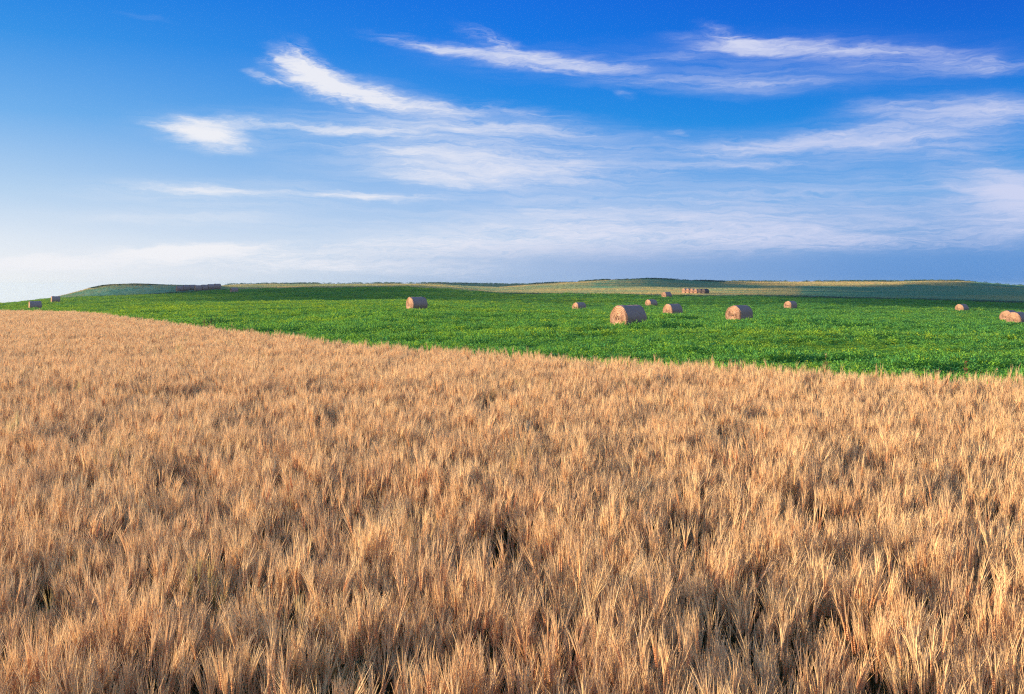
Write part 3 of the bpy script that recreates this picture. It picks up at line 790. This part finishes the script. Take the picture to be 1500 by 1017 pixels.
# two rows end to end on the left hill
axis = np.array([.805, .593])
for (x0, s0, n, gname) in ((263, 272, 3, 'shorter left'), (290, 270, 4, 'longer right')):
    p0 = np.array([px(x0, s0), float(s0)])
    for k in range(n):
        q = p0 + axis * 1.78 * k
        place(protos[k % 3], 0, 0, '%s bale of the %s shaded row on the left hill' % (names[k], gname), 'bales lined up on the left hill', 1.6, 0, X=q[0], Y=q[1], ang=233.6)

# ------------------------------------------------------------------ weeds along the edge of the grain
m_, t = material('weed_green'); M_WEED = finish(m_, t, (.05, .13, .035), .7, .1, transl=.2)
m_, t = material('weed_brown'); M_WEEDB = finish(m_, t, (.30, .15, .07), .8, .1, transl=.1)
m_, t = material('weed_straw'); M_WEEDG = finish(m_, t, (.50, .36, .14), .8, .1, transl=.2)
def weed(seed, hgt, mstem, mleaf, bushy, width):
    r = np.random.default_rng(seed); root = empty('weed', (0, 0, 0))
    st = MB(); lf = MB()
    for q in range(2 + bushy):
        b = np.array([r.normal(0, .02), r.normal(0, .02), -.05]); ln = hgt * r.uniform(.75, 1)
        le = r.normal(0, width, 2)
        pts = [b + np.array([le[0] * f * f * ln, le[1] * f * f * ln, f * ln]) for f in np.linspace(0, 1, 5)]
        for sd in (np.array([1., 0, 0]), np.array([0, 1., 0])): st.ribbon(pts, [.012, .011, .009, .007, .004], sd, 0)
        for k in range(26 if bushy > 2 else 16):
            f = r.uniform(.25, 1.0) ** .7; c = b + np.array([le[0]*f*f*ln, le[1]*f*f*ln, f*ln]); a = r.uniform(0, 6.283)
            lf.leaf(c, unit(np.array([math.cos(a), math.sin(a), r.uniform(.1, 1.2)])), np.array([0, 0, 1.]), r.uniform(.05, .11), .035, 0)
    st.build('stalk', [mstem], root); lf.build('foliage', [mleaf], root)
    return root
for i, (xp, dp, h, ms, ml, bu, wd, lab) in enumerate([
  (1413, 21.6, 1.22, M_WEEDB, M_WEEDB, 0, .03, 'tallest brown weed stalk at the edge of the grain on the right'),
  (1441, 21.4, 1.06, M_WEEDG, M_WEEDG, 0, .05, 'pale yellowish weed between the tall brown stalk and the right edge'),
  (1461, 21.2, 1.08, M_WEEDG, M_WEEDG, 0, .04, 'straw-coloured weed rightmost on the grain edge'),
  (1212, 23.2, 1.16, M_WEEDB, M_WEEDG, 1, .10, 'sparse brown weed on the grain edge below the small lone bale'),
  (311, 54.5, 1.55, M_WEED, M_WEED, 7, .16, 'dark bushy weed poking above the grain on the left'),
  (300, 55.5, 1.45, M_WEEDB, M_WEEDB, 6, .25, 'reddish bushy weed beside the dark one on the left'),
  (343, 51, 1.25, M_WEEDG, M_WEEDG, 3, .2, 'small yellowish weed at the grain edge right of the dark bushy one')]):
    w_ = weed(800 + i, h, ms, ml, bu, wd); Xw = px(xp, dp); w_.location = (Xw, dp, float(ground(Xw, dp)))
    tag(w_, lab, 'weed', 'weeds along the grain edge')
w_ = weed(840, .62, M_WEED, M_WEED, 4, .10); w_.location = (px(898, 3.4), 3.4, float(ground(px(898, 3.4), 3.4)))
tag(w_, 'bright green leafy weed low among the grain at the bottom', 'weed')

# ------------------------------------------------------------------ evening haze
m_ = bpy.data.materials.new('haze_air'); m_.use_nodes = True; m_.node_tree.nodes.clear(); t = NT(m_.node_tree)
pv = t.n('ShaderNodeVolumePrincipled'); pv.inputs['Color'].default_value = (.58, .80, .95, 1); pv.inputs['Density'].default_value = .00013; pv.inputs['Anisotropy'].default_value = .2
o_ = t.n('ShaderNodeOutputMaterial'); m_.node_tree.links.new(pv.outputs[0], o_.inputs['Volume'])
HX = 3000.0; zt, zb = 9.0, -140.0
hv = [(x, y, z) for z in (zb, zt) for x, y in ((-HX, -HX), (HX, -HX), (HX, HX), (-HX, HX))]
hz_ = mesh_obj('haze', hv, [(3, 2, 1, 0), (4, 5, 6, 7), (0, 1, 5, 4), (1, 2, 6, 5), (2, 3, 7, 6), (3, 0, 4, 7)], m_, smooth=False)
tag(hz_, kind='stuff')
